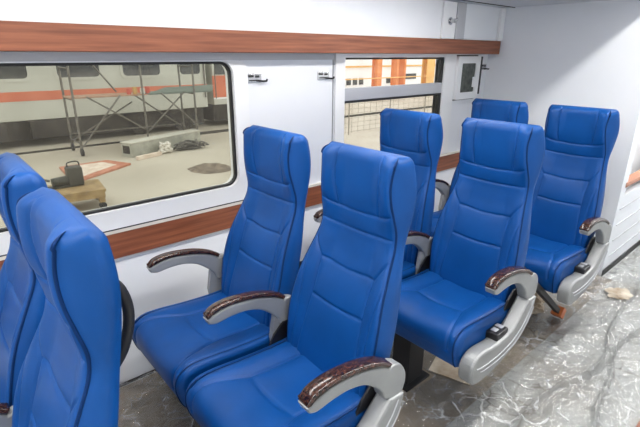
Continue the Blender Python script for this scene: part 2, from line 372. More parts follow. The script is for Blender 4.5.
# glazed emergency box
o = (3.205, W, 1.355)
t = empty('emergency_box', o, 'white framed box with dark glazed panel on the wall right of the split window', 'box')
b = MB(); ring_prism(b, rrect(3.035, 3.335, 1.205, 1.515, .012), rrect(3.088, 3.285, 1.255, 1.465, .008), W-.035, W-.0006); b.build('frame', M['frame'], t, off=o)
MB().box(3.085, 3.288, W-.024, W-.016, 1.252, 1.468).build('panel', M['boxglass'], t, off=o)
b = MB(); ring_prism(b, rrect(3.027, 3.343, 1.197, 1.523, .014), rrect(3.05, 3.32, 1.22, 1.50, .01), W-.006, W-.0006); b.build('gasket', M['seam'], t, off=o)
MB().box(3.255, 3.282, W-.036, W-.0245, 1.29, 1.365, .003).build('latch', M['frame'], t, off=o)
MB().box(3.336, 3.358, W-.037, W-.0006, 1.235, 1.513).build('edge_trim', M['blackm'], t, off=o)

# ------------------------------------------------------------------ the seats (built once in row-B coordinates, x forward is -x)
RX = .66; YC = .978
XB = smtab([(.43, .858), (.50, .860), (.58, .868), (.66, .880), (.74, .898), (.80, .917), (.86, .943), (.91, .966), (.955, .984), (1.0, .988), (1.05, .977), (1.10, .965), (1.15, .960), (1.20, .962), (1.26, .972)])
XR = smtab([(.43, .950), (.50, .965), (.60, .982), (.71, 1.004), (.82, 1.030), (.92, 1.048), (1.0, 1.060), (1.10, 1.066), (1.18, 1.062), (1.26, 1.05)])
HW = smtab([(.43, .203), (.52, .211), (.62, .219), (.70, .217), (.78, .208), (.86, .195), (.92, .186), (.98, .182), (1.05, .191), (1.12, .198), (1.19, .198), (1.26, .196)])
SL = smtab([(.43, .004), (.80, .006), (.92, .008), (1.0, .012), (1.06, .026), (1.12, .040), (1.17, .040), (1.22, .026), (1.26, .018)])
REC = smtab([(.43, .004), (.55, .014), (.68, .022), (.80, .028), (.88, .026), (.95, .014), (1.0, .010), (1.06, .020), (1.14, .028), (1.20, .026), (1.26, .018)])
def seg_d(p, a, b):
    ab = b-a; t = np.clip(((p-a)@ab)/(ab@ab), 0, 1); return np.linalg.norm(p-(a+t[:, None]*ab), axis=1)
def seams_dist(P, lines):
    d = np.full(len(P), 9.0)
    for ln in lines:
        ln = [np.array(q) for q in ln]
        for a, b in zip(ln[:-1], ln[1:]): d = np.minimum(d, seg_d(P, a, b))
    return d
def arc(pts): return [(q.x, q.y) for q in spline([(a, b, 0) for a, b in pts], 6)]
BS = []
for s in (-1, 1):
    BS += [arc([(s*.097, 1.245), (s*.100, 1.15), (s*.092, 1.045)]),                                 # headrest side seam
           arc([(s*.215, 1.125), (s*.18, 1.085), (s*.140, 1.056), (s*.092, 1.045)]),                 # curve of the wing
           arc([(s*.205, .985), (s*.185, .945), (s*.128, .848)]),                                    # yoke
           arc([(s*.128, .848), (s*.124, .76), (s*.130, .66), (s*.142, .54), (s*.150, .43)]),         # lumbar side seam
           arc([(s*.196, .93), (s*.182, .84), (s*.172, .74), (s*.172, .62), (s*.180, .5), (s*.185, .43)])]
BS += [arc([(-.092, 1.045), (0, 1.040), (.092, 1.045)]), arc([(-.21, .992), (-.1, .978), (0, .974), (.1, .978), (.21, .992)]),
       arc([(-.128, .848), (0, .838), (.128, .848)]), arc([(-.126, .715), (0, .708), (.126, .715)])]
NF, NS, NR = 112, 8, 14
def back_ring(z, z_shape, sc, shr):
    """one loop of the back at height z (sc pulls it to the middle near the crown)"""
    xb, xr, hr, rec = interp(XB, z_shape), interp(XR, z_shape), interp(HW, z_shape)-shr-.010*max(0, (min(z, Z1)-1.12)/.095)**2, interp(REC, z_shape)
    hw = hr-interp(SL, z_shape)
    us = np.linspace(-1, 1, NF+1); y = hw*us; e = hw*(1-np.abs(us))
    x = xb+rec*np.array([smooth(.014, .10, q) for q in e])
    rr = .016; k = np.clip((rr-e)/rr, 0, 1); x = x+rr*(1-np.sqrt(np.maximum(0, 1-k*k)))*.9
    d = seams_dist(np.stack([y, np.full_like(y, z)], 1), BS)
    x = x+.0056*np.exp(-(d/.0032)**2)*np.clip((e-.006)/.012, 0, 1)-.0038*(1-np.exp(-d/.016))*np.clip(e/.03, 0, 1)
    pts = [(float(a), float(b)) for a, b in zip(x, y)]
    ra = .028; xs = pts[-1][0]; xc = xr-ra
    pts += [(xs+(xc-xs)*(i+1)/NS, hw+(hr-hw)*(i+1)/NS+.005*math.sin(math.pi*(i+1)/NS)) for i in range(NS)]
    for i in range(1, NR):
        u = 1-2*i/NR; e2 = hr*(1-abs(u)); k = max(0, (ra-e2)/ra); pts.append((xr-ra*(1-math.sqrt(max(0, 1-k*k))), hr*u))
    pts += [(xc+(xs-xc)*i/NS, -hr+(hr-hw)*i/NS-.005*math.sin(math.pi*i/NS)) for i in range(NS)]
    xm = (xb+xr)/2+.01
    return [(xm+(a-xm)*sc, b, z) for a, b in pts]
SPLIT = .976; Z1 = 1.212
def back_mesh(z0, z1, crown):
    rows = []; zs = list(np.linspace(z0, z1, max(2, int((z1-z0)/.0042))))
    for z in zs: rows.append(back_ring(z, z, 1, 0))
    if crown:
        for i in range(1, 10):
            a = math.radians(90*i/9.3); z = z1+.036*math.sin(a)
            rows.append(back_ring(z, z1+.02*math.sin(a), max(.06, math.cos(a)), .024*(1-math.cos(a))))
    n = len(rows[0]); mb = MB(); vs = [v for r in rows for v in r]; fs = []
    for i in range(len(rows)-1):
        for k in range(n): fs.append((i*n+k, i*n+(k+1) % n, (i+1)*n+(k+1) % n, (i+1)*n+k))
    mb.add(vs, fs, True); o = (len(rows)-1)*n
    mb.f.append(tuple(range(o, o+n)) if crown else tuple(range(n))[::-1]); mb.sm.append(True)
    return mb
def cushion_mesh():
    """loft across y of a side profile; seams pressed into the top"""
    prof = spline([(.885, 0, .478), (.80, 0, .478), (.68, 0, .486), (.58, 0, .496), (.515, 0, .496), (.475, 0, .480), (.458, 0, .452), (.460, 0, .41), (.474, 0, .365), (.492, 0, .343), (.53, 0, .338), (.70, 0, .336), (.885, 0, .338), (.897, 0, .36), (.897, 0, .46)], 12)
    P = [(q.x, q.z) for q in prof]; n = len(P); hw = .235
    lines = []
    for s in (-1, 1):
        lines += [arc([(s*.115, .90), (s*.118, .75), (s*.120, .65)]), arc([(s*.120, .65), (s*.155, .55), (s*.175, .47), (s*.18, .38)]), arc([(s*.208, .90), (s*.21, .7), (s*.208, .52), (s*.205, .47)])]
    lines.append(arc([(-.12, .65), (0, .643), (.12, .65)]))
    # arclength-like second coordinate: x on top, goes on down the front
    t = []; acc = P[0][0]
    for i, (a, b) in enumerate(P):
        if i: acc -= math.hypot(a-P[i-1][0], b-P[i-1][1])
        t.append(acc)
    nrm = []
    for i in range(n):
        a, b = P[i-1], P[(i+1) % n]; dx, dz = b[0]-a[0], b[1]-a[1]; l = math.hypot(dx, dz) or 1; nrm.append((dz/l, -dx/l))
    # profile runs back->front along the top, so outward normal is (dz,-dx) turned outwards
    cx, cz = .68, .41
    nrm = [(a, b) if (a*(p[0]-cx)+b*(p[1]-cz)) > 0 else (-a, -b) for (a, b), p in zip(nrm, P)]
    ys = list(np.linspace(-hw, hw, 97)); rows = []; r = .030
    ends = [(-hw, q) for q in (1, .8, .55, .3, .1)]
    T = np.array(t)
    for y in ys:
        e = hw-abs(y); k = max(0, (r-e)/r); off = -r*(1-math.sqrt(max(0, 1-k*k)))*.8
        d = seams_dist(np.stack([np.full(n, y), T], 1), lines)
        top = (T > .40)
        disp = np.where(top, -.0060*np.exp(-(d/.0038)**2)+.006*(1-np.exp(-d/.022)), .004)
        lift = .012*smooth(.10, .19, abs(y))-.008*smooth(.12, 0, abs(y))
        rows.append([(p[0]+nn[0]*(off+q), y, p[1]+nn[1]*(off+q)+(lift*max(0, nn[1]))) for p, nn, q in zip(P, nrm, disp)])
    mb = MB(); vs = [v for q in rows for v in q]; fs = []
    for i in range(len(rows)-1):
        for k in range(n): fs.append((i*n+k, i*n+(k+1) % n, (i+1)*n+(k+1) % n, (i+1)*n+k))
    mb.add(vs, fs, True); o = (len(rows)-1)*n
    mb.f += [tuple(range(n))[::-1], tuple(range(o, o+n))]; mb.sm += [False, False]
    edge = [[rows[j][k] for k in range(4, n-60)] for j in (5, len(rows)-6)]
    return mb, edge
OFF = (RX, 0, 0)
ME = {}
ME['backrest'] = back_mesh(.43, SPLIT, False).mesh('backrest', M['leather'], OFF)
ME['headrest'] = back_mesh(SPLIT, Z1, True).mesh('headrest', M['leather'], OFF)
nb = len(back_ring(.5, .5, 1, 0))          # share the shading normals along the seam where headrest meets backrest
va = [v.normal.copy() for v in ME['backrest'].vertices]; vb = [v.normal.copy() for v in ME['headrest'].vertices]
for i in range(nb):
    av = (va[len(va)-nb+i]+vb[i]).normalized(); va[len(va)-nb+i] = av; vb[i] = av
ME['backrest'].normals_split_custom_set_from_vertices(va); ME['headrest'].normals_split_custom_set_from_vertices(vb)
cm, cedge = cushion_mesh()
ME['seat_cushion'] = cm.mesh('seat_cushion', M['leather'], OFF)
for k, ln in enumerate(cedge):
    ME['cushion_piping%d' % k] = MB().tube([(a, b, c+.001) for a, b, c in ln[::3]], .0034, 6).mesh('cushion_piping', M['piping'], OFF)
for k, s in enumerate((-1, 1)):
    pts = []
    def edge_at(z): return interp(HW, z)-interp(SL, z)-.010*max(0, (min(z, Z1)-1.12)/.095)**2
    for z in np.linspace(.46, Z1, 70): pts.append((interp(XB, z)+.008, s*(edge_at(z)-.0035), z))
    for i in range(1, 7):                                   # over the crown and back to the rear edge
        a = math.radians(90*i/9.3); z = Z1+.036*math.sin(a); sc = math.cos(a); zz = Z1+.02*math.sin(a)
        xm = (interp(XB, zz)+interp(XR, zz))/2+.01
        pts.append((xm+(interp(XB, zz)+.004-xm)*sc, s*(edge_at(zz)-.024*(1-sc)-.001), z))
    ME['piping%d' % k] = MB().tube(pts, [.0042]*(len(pts)-4)+[.0038, .003, .0018, .0006], 7).mesh('piping', M['piping'], OFF)
ME['seat_pan'] = MB().box(.64, .89, -.19, .19, .312, .337, .005).mesh('seat_pan', M['blackm'], OFF)
hp = [(.76, .34), (.93, .34), (.945, .50), (.92, .555), (.87, .56), (.825, .52), (.79, .46)]
# armrest silhouette (x,z): silver shell, burl cap on top, elbow, post
def armrest_meshes():
    top = spline([(.566, 0, .700), (.590, 0, .722), (.64, 0, .731), (.70, 0, .728), (.77, 0, .716), (.84, 0, .692), (.888, 0, .664)], 5)
    capb = spline([(.566, 0, .694), (.594, 0, .703), (.64, 0, .7120), (.70, 0, .7095), (.77, 0, .6975), (.84, 0, .674), (.880, 0, .651)], 5)
    und = spline([(.571, 0, .672), (.598, 0, .664), (.65, 0, .669), (.71, 0, .667), (.770, 0, .649), (.818, 0, .614), (.848, 0, .582), (.862, 0, .552)], 5)
    cap = [(q.x, q.z) for q in top]+[(q.x, q.z) for q in reversed(capb)]
    elb = spline([(.880, 0, .6475), (.905, 0, .652), (.935, 0, .636), (.956, 0, .602), (.960, 0, .566), (.950, 0, .535)], 4)
    sh = [(.563, .692)]+[(q.x, q.z-.0006) for q in capb[1:-1]]+[(q.x, q.z) for q in elb]+[(.91, .527), (.872, .540)]+[(q.x, q.z) for q in reversed(und)]
    return cap, sh
CAP, SHELL = armrest_meshes()
for k, wd in (('', .024), ('_slim', .0195)):
    ME['arm_cap'+k] = MB().prism(CAP, -wd, wd, .007, True).mesh('wood_cap', M['burl'], OFF)
    ME['arm_shell'+k] = MB().prism(SHELL, -wd+.002, wd-.002, .006).mesh('armrest', M['silver'], OFF)
fr = spline([(.884, 0, .537), (.845, 0, .50), (.805, 0, .462), (.765, 0, .438), (.70, 0, .425), (.62, 0, .425), (.54, 0, .434), (.492, 0, .428), (.462, 0, .402), (.455, 0, .365), (.468, 0, .320), (.505, 0, .300), (.56, 0, .294), (.66, 0, .300), (.74, 0, .318), (.81, 0, .344), (.87, 0, .388), (.917, 0, .440), (.943, 0, .49), (.948, 0, .531)], 4)
ME['side_frame'] = MB().prism([(q.x, q.z) for q in fr], -.030, .030, .010).mesh('side_frame', M['silver'], OFF)
# pressed line that follows the side frame
gl = spline([(.918, 0, .52), (.893, 0, .472), (.845, 0, .420), (.785, 0, .385), (.71, 0, .368), (.62, 0, .362), (.53, 0, .368), (.49, 0, .378)], 6)
ME['frame_line0'] = MB().tube([(q.x, -.0302, q.z) for q in gl], .0028, 6).mesh('frame_line', M['alu'], OFF)
ME['frame_line1'] = MB().tube([(q.x+.022, -.0302, q.z-.024) for q in gl[2:-2]], .0022, 6).mesh('frame_line', M['alu'], OFF)
post = [(.838, .592), (.880, .560), (.940, .535), (.940, .42), (.92, .30), (.87, .30), (.835, .40), (.822, .50)]
ME['arm_post'] = MB().prism(post, -.011, .011, .003).mesh('armrest_post', M['silver'], OFF)
ME['hinge'] = MB().prism(hp, -.004, .004, .001).mesh('hinge_cover', M['black'], OFF)
rl = MB().box(.655, .745, -.030, .026, .398, .452, .005); ME['lever_box'] = rl.mesh('recline_box', M['black'], OFF)
ME['lever_mark'] = MB().box(.672, .70, -.012, .012, .4521, .4555, .0012).box(.712, .735, -.016, .016, .4521, .457, .0015).mesh('button', M['alu'], OFF)
lg = MB().box(.58, .70, -.05, .05, .012, .311, .004).box(.55, .73, -.075, .075, .001, .013, .002); ME['leg'] = lg.mesh('leg', M['blackm'], OFF)
hd = spline([(1.05, 0, .985), (1.12, 0, .995), (1.16, 0, .97), (1.177, 0, .91), (1.170, 0, .84), (1.14, 0, .77), (1.09, 0, .725), (1.00, 0, .705)], 6)
ME['grab'] = MB().tube([tuple(q) for q in hd], .0145, 10).mesh('grab_handle', M['rubber'], OFF)
ME['wall_bracket'] = MB().box(.60, .86, .17, .478, .262, .286, .004).box(.60, .86, .468, .481, .20, .33, .003).mesh('wall_bracket', M['blackm'], OFF)
def part(root, key, name, y=0.0, parent=None, label=None):
    o = bpy.data.objects.new(name, ME[key]); COL.objects.link(o); o.parent = parent or root
    if not parent: o.location = (0, y, 0)
    if label: o['label'] = label
    return o
def copy_tree(o, parent=None):
    c = o.copy(); COL.objects.link(c); c.parent = parent
    for ch in list(o.children): copy_tree(ch, c)
    return c
def armrest(root, y, k='_slim'):
    a = part(root, 'arm_shell'+k, 'armrest', y, label='silver curved armrest with dark burl wood cap'); part(root, 'arm_cap'+k, 'wood_cap', 0, a)
    return a
def make_seat(aisle):
    t = empty('train_seat', (RX, 0, 0), '', 'seat', 'blue train seats')
    part(t, 'backrest', 'backrest'); part(t, 'headrest', 'headrest'); part(t, 'piping0', 'piping'); part(t, 'piping1', 'piping')
    c = part(t, 'seat_cushion', 'seat_cushion'); part(t, 'cushion_piping0', 'cushion_piping', 0, c); part(t, 'cushion_piping1', 'cushion_piping', 0, c)
    part(t, 'seat_pan', 'seat_pan')
    if aisle:
        part(t, 'hinge', 'hinge_cover', .2315)
        part(t, 'hinge', 'hinge_cover', -.2275)
        armrest(t, -.268, '')
        f = part(t, 'side_frame', 'side_frame', -.268, label='curved silver end frame below the aisle armrest'); part(t, 'frame_line0', 'frame_line', 0, f); part(t, 'frame_line1', 'frame_line', 0, f)
        b = part(t, 'lever_box', 'recline_box', -.268+.012); part(t, 'lever_mark', 'button', 0, b)
        armrest(t, .25); part(t, 'arm_post', 'armrest_post', .25)
        part(t, 'leg', 'leg', .13)
    else:
        armrest(t, .247); part(t, 'arm_post', 'armrest_post', .247)
        part(t, 'wall_bracket', 'wall_bracket')
    return t
aisle_p = make_seat(True); window_p = make_seat(False)
P_ROW = .909
def recline(t, ang):
    p = Vector((.87-RX, 0, .45)); R = Matrix.Rotation(ang, 3, 'Y')
    for c in t.children:
        if c.name.split('.')[0] in ('backrest', 'headrest', 'piping'):
            c.rotation_euler = (0, ang, 0); c.location = p-R@p
rows = [(-.882, 'nearest seat at the lower left edge, blue aisle seat showing its whole side panel', 'blue window seat at the far left edge, mostly hidden behind the nearest aisle seat'),
        (0, 'large blue aisle seat in the centre foreground with two burl armrests', 'blue window seat behind the centre foreground seat, just right of the big window'),
        (P_ROW, 'blue aisle seat right of centre with whole silver end frame in view', 'blue window seat in front of the split window, hidden below the shoulders'),
        (2*P_ROW, 'blue aisle seat farthest right, standing against the white end wall', 'farthest blue window seat in the corner, only its headrest showing')]
for i, (dx, la, lw) in enumerate(rows):
    a = aisle_p if i == 0 else copy_tree(aisle_p); a.location = (RX+dx, YC, 0); a['label'] = la
    b = window_p if i == 0 else copy_tree(window_p); b.location = (RX+dx, 1.478, 0); b['label'] = lw
    for t in (a, b): recline(t, math.radians((2.2, 2.5, -1.4, -1.2)[i]))     # the first two rows lean a little farther back
    if i == 0: hA = a
part(hA, 'grab', 'grab_handle', .12, label='black rubber grab loop on the seat back')
# a loose flat bar that leans on the back of the row-C aisle seat
fa, fb = Vector((1.915, .797, .606)), Vector((2.630, .833, .076)); fd = (fb-fa)/2; fn = Vector((-fd.z, 0, fd.x)).normalized()
t = empty('flat_bar', (2.66, .835, .006), 'black flat bar with orange end leaning between the two right aisle seats', 'bar')
MB().obox((fa+fb)/2, fd, fn*.015, (0, .014, 0)).build('bar', M['blackm'], t, off=(2.66, .835, .006))
ec = fb+fd.normalized()*.036
MB().obox(ec, fd.normalized()*.0355, fn*.030, (0, .030, 0)).build('end_cap', M['orange'], t, off=(2.66, .835, .006), label='orange end cap')

# ------------------------------------------------------------------ crumpled clear plastic over the floor
nx, ny = 700, 300; xa, xb_, ya, yb = -1.2, 5.6, -.005, 1.955
X, Y = np.meshgrid(np.linspace(xa, xb_, nx), np.linspace(ya, yb, ny), indexing='ij')
H = np.zeros(nx*ny); fx, fy = X.ravel(), Y.ravel()
for i in range(nx*ny):
    p = Vector((fx[i], fy[i], 0))
    q = noise.noise_vector(p*2.2); q2 = noise.noise_vector(p*7+Vector((9, 3, 1)))
    a = abs(noise.noise(p*4.6+q*.9)); b = abs(noise.noise(p*11+q*1.6+Vector((4, 4, 4)))); c = abs(noise.noise(p*27+q2*1.4))
    H[i] = max(0, .026-.018*a-.016*b-.010*c)
# a few long folds that run along the aisle
for (ax, ay, bx, by, h, s) in ((2.0, .55, 4.2, .30, .026, .008), (2.2, .20, 4.6, .52, .022, .007), (1.9, .35, 3.4, .72, .022, .007), (2.8, .62, 5.2, .60, .022, .008), (1.5, .62, 2.6, .48, .024, .008)):
    d = np.array([bx-ax, by-ay]); ln = np.hypot(*d); d /= ln; px, py = fx-ax, fy-ay
    tt = np.clip(px*d[0]+py*d[1], 0, ln); wob = .02*np.sin(tt*9+ax*7)
    dd = np.hypot(px-tt*d[0]+d[1]*wob, py-tt*d[1]-d[0]*wob); H += h*np.exp(-(dd/s)**2)
for px, py, rx, ry in ((2.66, .92, .19, .20), (3.28, .69, .12, .09), (2.25, .20, .60, .14), (1.80, 1.0, .22, .19)):      # weighed down by what lies on it
    H *= np.clip((((fx-px)/rx)**2+((fy-py)/ry)**2)-.8, 0, 1)
H = np.where((fx > L-.01) & (fy > .85), .001, H+.003)
keep = (X[:-1, :-1] < L-.02) | (Y[1:, 1:] < .852)
for dx, *_ in rows:                      # the sheet is cut round each pedestal foot
    cxm, cym = (X[:-1, :-1]+X[1:, 1:])/2, (Y[:-1, :-1]+Y[1:, 1:])/2
    keep &= ~((abs(cxm-(.64+dx)) < .11) & (abs(cym-(YC+.13)) < .09))
H = np.clip(H, .002, .06)
me = bpy.data.meshes.new('plastic_sheet'); idx = np.arange(nx*ny).reshape(nx, ny)
quads = np.stack([idx[:-1, :-1], idx[1:, :-1], idx[1:, 1:], idx[:-1, 1:]], -1)[keep]
me.from_pydata(np.stack([fx, fy, H], 1).tolist(), [], quads.reshape(-1, 4).tolist()); me.materials.append(M['film'])
me.polygons.foreach_set('use_smooth', [True]*len(me.polygons)); me.update()
ps = bpy.data.objects.new('plastic_sheet', me); COL.objects.link(ps)
tag(ps, 'crumpled clear plastic sheet covering the floor and aisle', 'plastic sheet')
# scraps of packing paper left on the sheet
def scrap(x, y, r, z, label, m, seed, flat=.5):
    bm = bmesh.new(); bmesh.ops.create_icosphere(bm, subdivisions=4, radius=1)
    for v in bm.verts:
        n = v.co.normalized(); k = 1+.55*noise.noise(n*1.9+Vector((seed, 0, 0)))+.35*abs(noise.noise(n*4.5+Vector((0, seed, 0))))
        v.co = Vector((n.x*r*k*1.3, n.y*r*k, max(-.9, n.z)*r*k*flat))
    bm.verts.index_update(); mb = MB(); zmin = min(v.co.z for v in bm.verts)
    mb.add([(v.co.x, v.co.y, v.co.z-zmin) for v in bm.verts], [[v.index for v in f.verts] for f in bm.faces]); bm.free()
    o = mb.build('packing_paper', m); o.location = (x, y, z); tag(o, label, 'paper')
scrap(2.60, .985, .07, .0055, 'crumpled brown packing paper on the floor beside the orange bar end', M['bag'], 3.1, .8)
scrap(3.28, .69, .06, .0055, 'flat pale paper scrap on the plastic near the end wall', M['bag'], 8.3, .12)

MB_strip = MB().box(1.85, 2.65, .155, .245, .0055, .030, .003)
tag(MB_strip.build('wooden_strip', M['wood']), 'red brown wooden strip lying on the plastic at the lower right corner', 'strip')
card = MB().obox((1.82, 1.0, .0075), Vector((.125, .04, 0)), Vector((-.03, .10, 0)), (0, 0, .002))
tag(card.build('cardboard_piece', M['bag']), 'pale torn cardboard piece on the floor under the right centre seat', 'cardboard')

# ------------------------------------------------------------------ the depot outside the windows (ground 1.2 m below the carriage floor)
G = -1.2
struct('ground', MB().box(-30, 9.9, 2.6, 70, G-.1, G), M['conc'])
M['yard'] = vary(mat('sunlit_paving', rough=.85), .5, (.56, .48, .40), (.70, .62, .54))  # paler than the depot concrete: sunlight put into the colour
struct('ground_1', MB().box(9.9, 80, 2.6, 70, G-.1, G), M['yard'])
def stuff_part(mb, name, m, parent, **k): return mb.build(name, m, parent, **k)
# coach opposite
YCO = 16.0
o = (2.5, YCO+1.4, G); co = empty('railway_coach', o, 'white coach with orange stripe parked across the depot', 'train')
MB().box(-12, 8.30, YCO, YCO+2.8, -.38, 2.3, .02).build('body', M['coach'], co, off=o)
MB().box(-12.01, 8.31, YCO-.008, YCO-.001, .185, .455).build('stripe', M['stripe'], co, off=o, label='faded orange stripe')
MB().box(-12, 8.2, YCO+.25, YCO+2.5, -1.0, -.381).build('underframe', M['under'], co, off=o, label='sooty dark underframe')
for a, b in ((-2.7, -1.25), (-.7, .75), (1.30, 2.58), (3.36, 4.58), (5.31, 6.56), (7.29, 8.07)):
    fw = MB(); ring_prism(fw, rrect(a-.09, b+.09, .735, 1.65, .17), rrect(a, b, .825, 1.56, .13), YCO-.02, YCO-.001)
    f = fw.build('window_frame', M['coach'], co, off=o)
    q = MB(); q.prism(rrect(a-.01, b+.01, .815, 1.57, .13), YCO-.012, YCO-.006); q.build('window_pane', M['cglass'], f)
    f.children[0].data.transform(Matrix.Translation((-o[0], -o[1], -o[2])))
for x in (-6, -4.4, 5.8, 7.4):
    wm = MB().tube([(x, YCO+.30, G+.44), (x, YCO+.44, G+.44)], .44, 24); wm.build('wheel', M['under'], co, off=o)
for a, b in ((-2.5, -.4), (.4, 1.8), (2.4, 3.9)):
    MB().box(a, b, YCO+.05, YCO+.6, -.95, -.40, .02).build('equipment_box', M['under'], co, off=o)
MB().tube([(8.2, YCO-.06, -.02), (8.2, YCO-.06, 1.25)], .03, 8).build('handrail', M['tube'], co, off=o)
# second coach, with an orange end
o = (14, YCO+1.4, G); co2 = empty('railway_coach', o, 'orange ended coach standing beyond the white coach at the window edge', 'train')
MB().box(8.62, 14.6, YCO+.1, YCO+2.8, -.34, 2.3, .02).build('body', M['coach'], co2, off=o)
MB().box(8.60, 10.4, YCO+.09, YCO+.0995, -.07, .74).build('orange_panel', M['stripe'], co2, off=o)
MB().box(8.61, 14.6, YCO+.092, YCO+.0995, -.13, -.071).build('white_line', M['frame'], co2, off=o)
q = MB(); q.prism(rrect(8.72, 9.55, .78, 1.5, .08), YCO+.085, YCO+.098); q.build('window_pane', M['cglass'], co2, off=o)
MB().box(8.7, 14.4, YCO+.35, YCO+2.5, -1.0, -.341).build('underframe', M['under'], co2, off=o)
MB().tube([(8.66, YCO-.02, -.1), (8.66, YCO-.02, .95)], .02, 8).build('handrail', M['tube'], co2, off=o)
for x in (10, 11.8): MB().tube([(x, YCO+.35, G+.44), (x, YCO+.5, G+.44)], .44, 24).build('wheel', M['under'], co2, off=o)
# rails and slab edge by the coaches
for y, l in ((15.1, 'dark rail set in the concrete in front of the coaches'), (14.90, 'thin steel rail nearest the scaffold on the concrete')):
    tag(MB().box(5.6 if y < 15 else -12, 30, y, y+.07, G, G+.05).build('rail', M['under']), l, 'rail')

# scaffold tower on castors
o = (5.0, 14.2, G); sf = empty('scaffold_tower', o, 'long steel scaffold tower on castors standing before the coach', 'scaffold')
YA, YB = 13.75, 14.75
for x in (3.16, 5.05, 6.68):
    for y in ((YA,) if x == 5.05 else (YA, YB)):
        MB().tube([(x, y, G+.2), (x, y, 2.3)], .032, 8).build('upright', M['tube'], sf, off=o)
        c = MB().tube([(x-.03, y, G+.111), (x+.03, y, G+.111)], .11, 16).build('castor', M['rubber'], sf, off=o)
        MB().box(x-.035, x+.035, y-.03, y+.03, G+.12, G+.26, .006).build('castor_fork', M['tube'], c, off=o)
    for z in (() if x == 5.05 else (-.85, .33, 1.15)): MB().tube([(x, YA, z), (x, YB, z)], .022, 8).build('rung', M['tube'], sf, off=o)
def brace(a, b, y): MB().tube([(a[0], y, a[1]), (b[0], y, b[1])], .024, 6).build('brace', M['tube'], sf, off=o)
brace((3.20, -.95), (4.40, .40), YA); brace((3.50, .40), (5.0, -.62), YA); brace((3.85, 1.5), (4.62, .42), YB); brace((3.2, -.9), (5.05, .1), YB)
brace((5.1, -.7), (6.35, .40), YA); brace((5.60, .40), (6.66, -.62), YA); brace((5.08, .35), (6.6, -.8), YB)
brace((3.16, -.70), (6.68, -.72), YB)
for y in (13.80, 14.10, 14.40):
    MB().box(3.1, 5.12, y, y+.27, .355, .395, .004).build('plank', M['plank_red'], sf, off=o)
    MB().box(5.30, 7.30, y, y+.27, .355, .395, .004).build('plank', M['plank_green'], sf, off=o)
MB().prism([(5.2, .40), (5.75, .56), (7.35, .58), (7.35, .40)], 13.755, 13.785).build('toe_board', M['plank_green'], sf, off=o, label='grey green toe board')
for x, k, h in ((4.72, 0, .16), (4.9, 2, .20), (5.12, 1, .16), (5.28, 0, .2)):
    t = MB().tube([(x, 13.95, .396), (x, 13.95, .396+h)], .065, 14)
    tag(t.build('paint_can', M['can'][k]), {4.72: 'leftmost red tin on the scaffold planks', 4.9: 'ochre tin on the scaffold planks beside a red tin', 5.12: 'white tin on the scaffold planks', 5.28: 'red tin at the right end of the tins on the scaffold'}[x], 'tin', 'tins on the scaffold')

# box beam, rope, cable heap
d = Vector((6.55-4.12, 13.55-12.72, 0)).normalized(); nrm = Vector((-d.y, d.x, 0)); c = Vector((5.33, 13.28, G+.20))
o = tuple(c-Vector((0, 0, .20))); bo = empty('box_beam', o, 'long pale green steel box beam lying on the concrete', 'beam')
hl = 1.33
q = MB().obox(c, d*hl, nrm*.20, Vector((0, 0, .18))); q.build('web', M['beam'], bo, off=o)
MB().obox(c+Vector((0, 0, .192)), d*(hl+.01), nrm*.225, Vector((0, 0, .0115))).build('flange', M['palebeam'], bo, off=o, label='pale top flange')
MB().obox(c-Vector((0, 0, .19)), d*(hl+.01), nrm*.225, Vector((0, 0, .0095))).build('flange', M['beam'], bo, off=o)
MB().obox(c-d*(hl+.004), d*.003, nrm*.14, Vector((0, 0, .11))).build('end_opening', M['under'], bo, off=o)
rc = MB()
for k in range(7):
    p0 = [(5.13+.17*math.cos(a*.7+k)*(1-.06*k)+.03*math.sin(3*a), 12.72+.14*math.sin(a*.7+k), G+.05+.035*k+.03*math.sin(a*2.1+k)) for a in range(10)]
    rc.tube(spline(p0, 3), .034, 6)
tag(rc.build('rope_coil', M['rag']), 'tangled white rope heap leaning on the pale beam', 'rope')
cc = MB()
for k in range(26):
    x0 = random.uniform(5.40, 5.75); y0 = 12.62+.30*(x0-5.1)+random.uniform(-.12, .15)
    pts = [(x0+j*.14+random.uniform(-.05, .05), y0+j*.05*random.uniform(-1, 2), G+.03+random.uniform(0, .17)) for j in range(6)]
    cc.tube(spline(pts, 3), .022, 5)
tag(cc.build('cable_heap', M['cable']), 'heap of dark dusty cables beside the pale beam', 'cable')
tag(MB().obox((4.50, 12.36, G+.055), d*.40, nrm*.05, (0, 0, .05)).build('batten', M['palewood']), 'short pale batten lying in front of the pale beam', 'batten')
# red framed board on the ground
o = (2.95, 11.7, G); bd = empty('board', o, 'red edged board with pale face lying flat on the concrete', 'board')
A, B_, C_, D_ = Vector((2.30, 12.55, 0)), Vector((3.45, 12.60, 0)), Vector((3.80, 11.80, 0)), Vector((2.2, 10.78, 0))
def slab(mb, quad, z0, z1): return mb.add([(p.x, p.y, z) for z in (z0, z1) for p in quad], [(3, 2, 1, 0), (4, 5, 6, 7)]+[(i, (i+1) % 4, (i+1) % 4+4, i+4) for i in range(4)])
slab(MB(), (A, B_, C_, D_), G+.001, G+.05).build('base', M['redwood'], bd, off=o)
ce = (A+B_+C_+D_)/4
slab(MB(), [ce+(p-ce)*k for p, k in ((A, .72), (B_, .66), (C_, .60), (D_, .74))], G+.0505, G+.06).build('face', M['palewood'], bd, off=o)
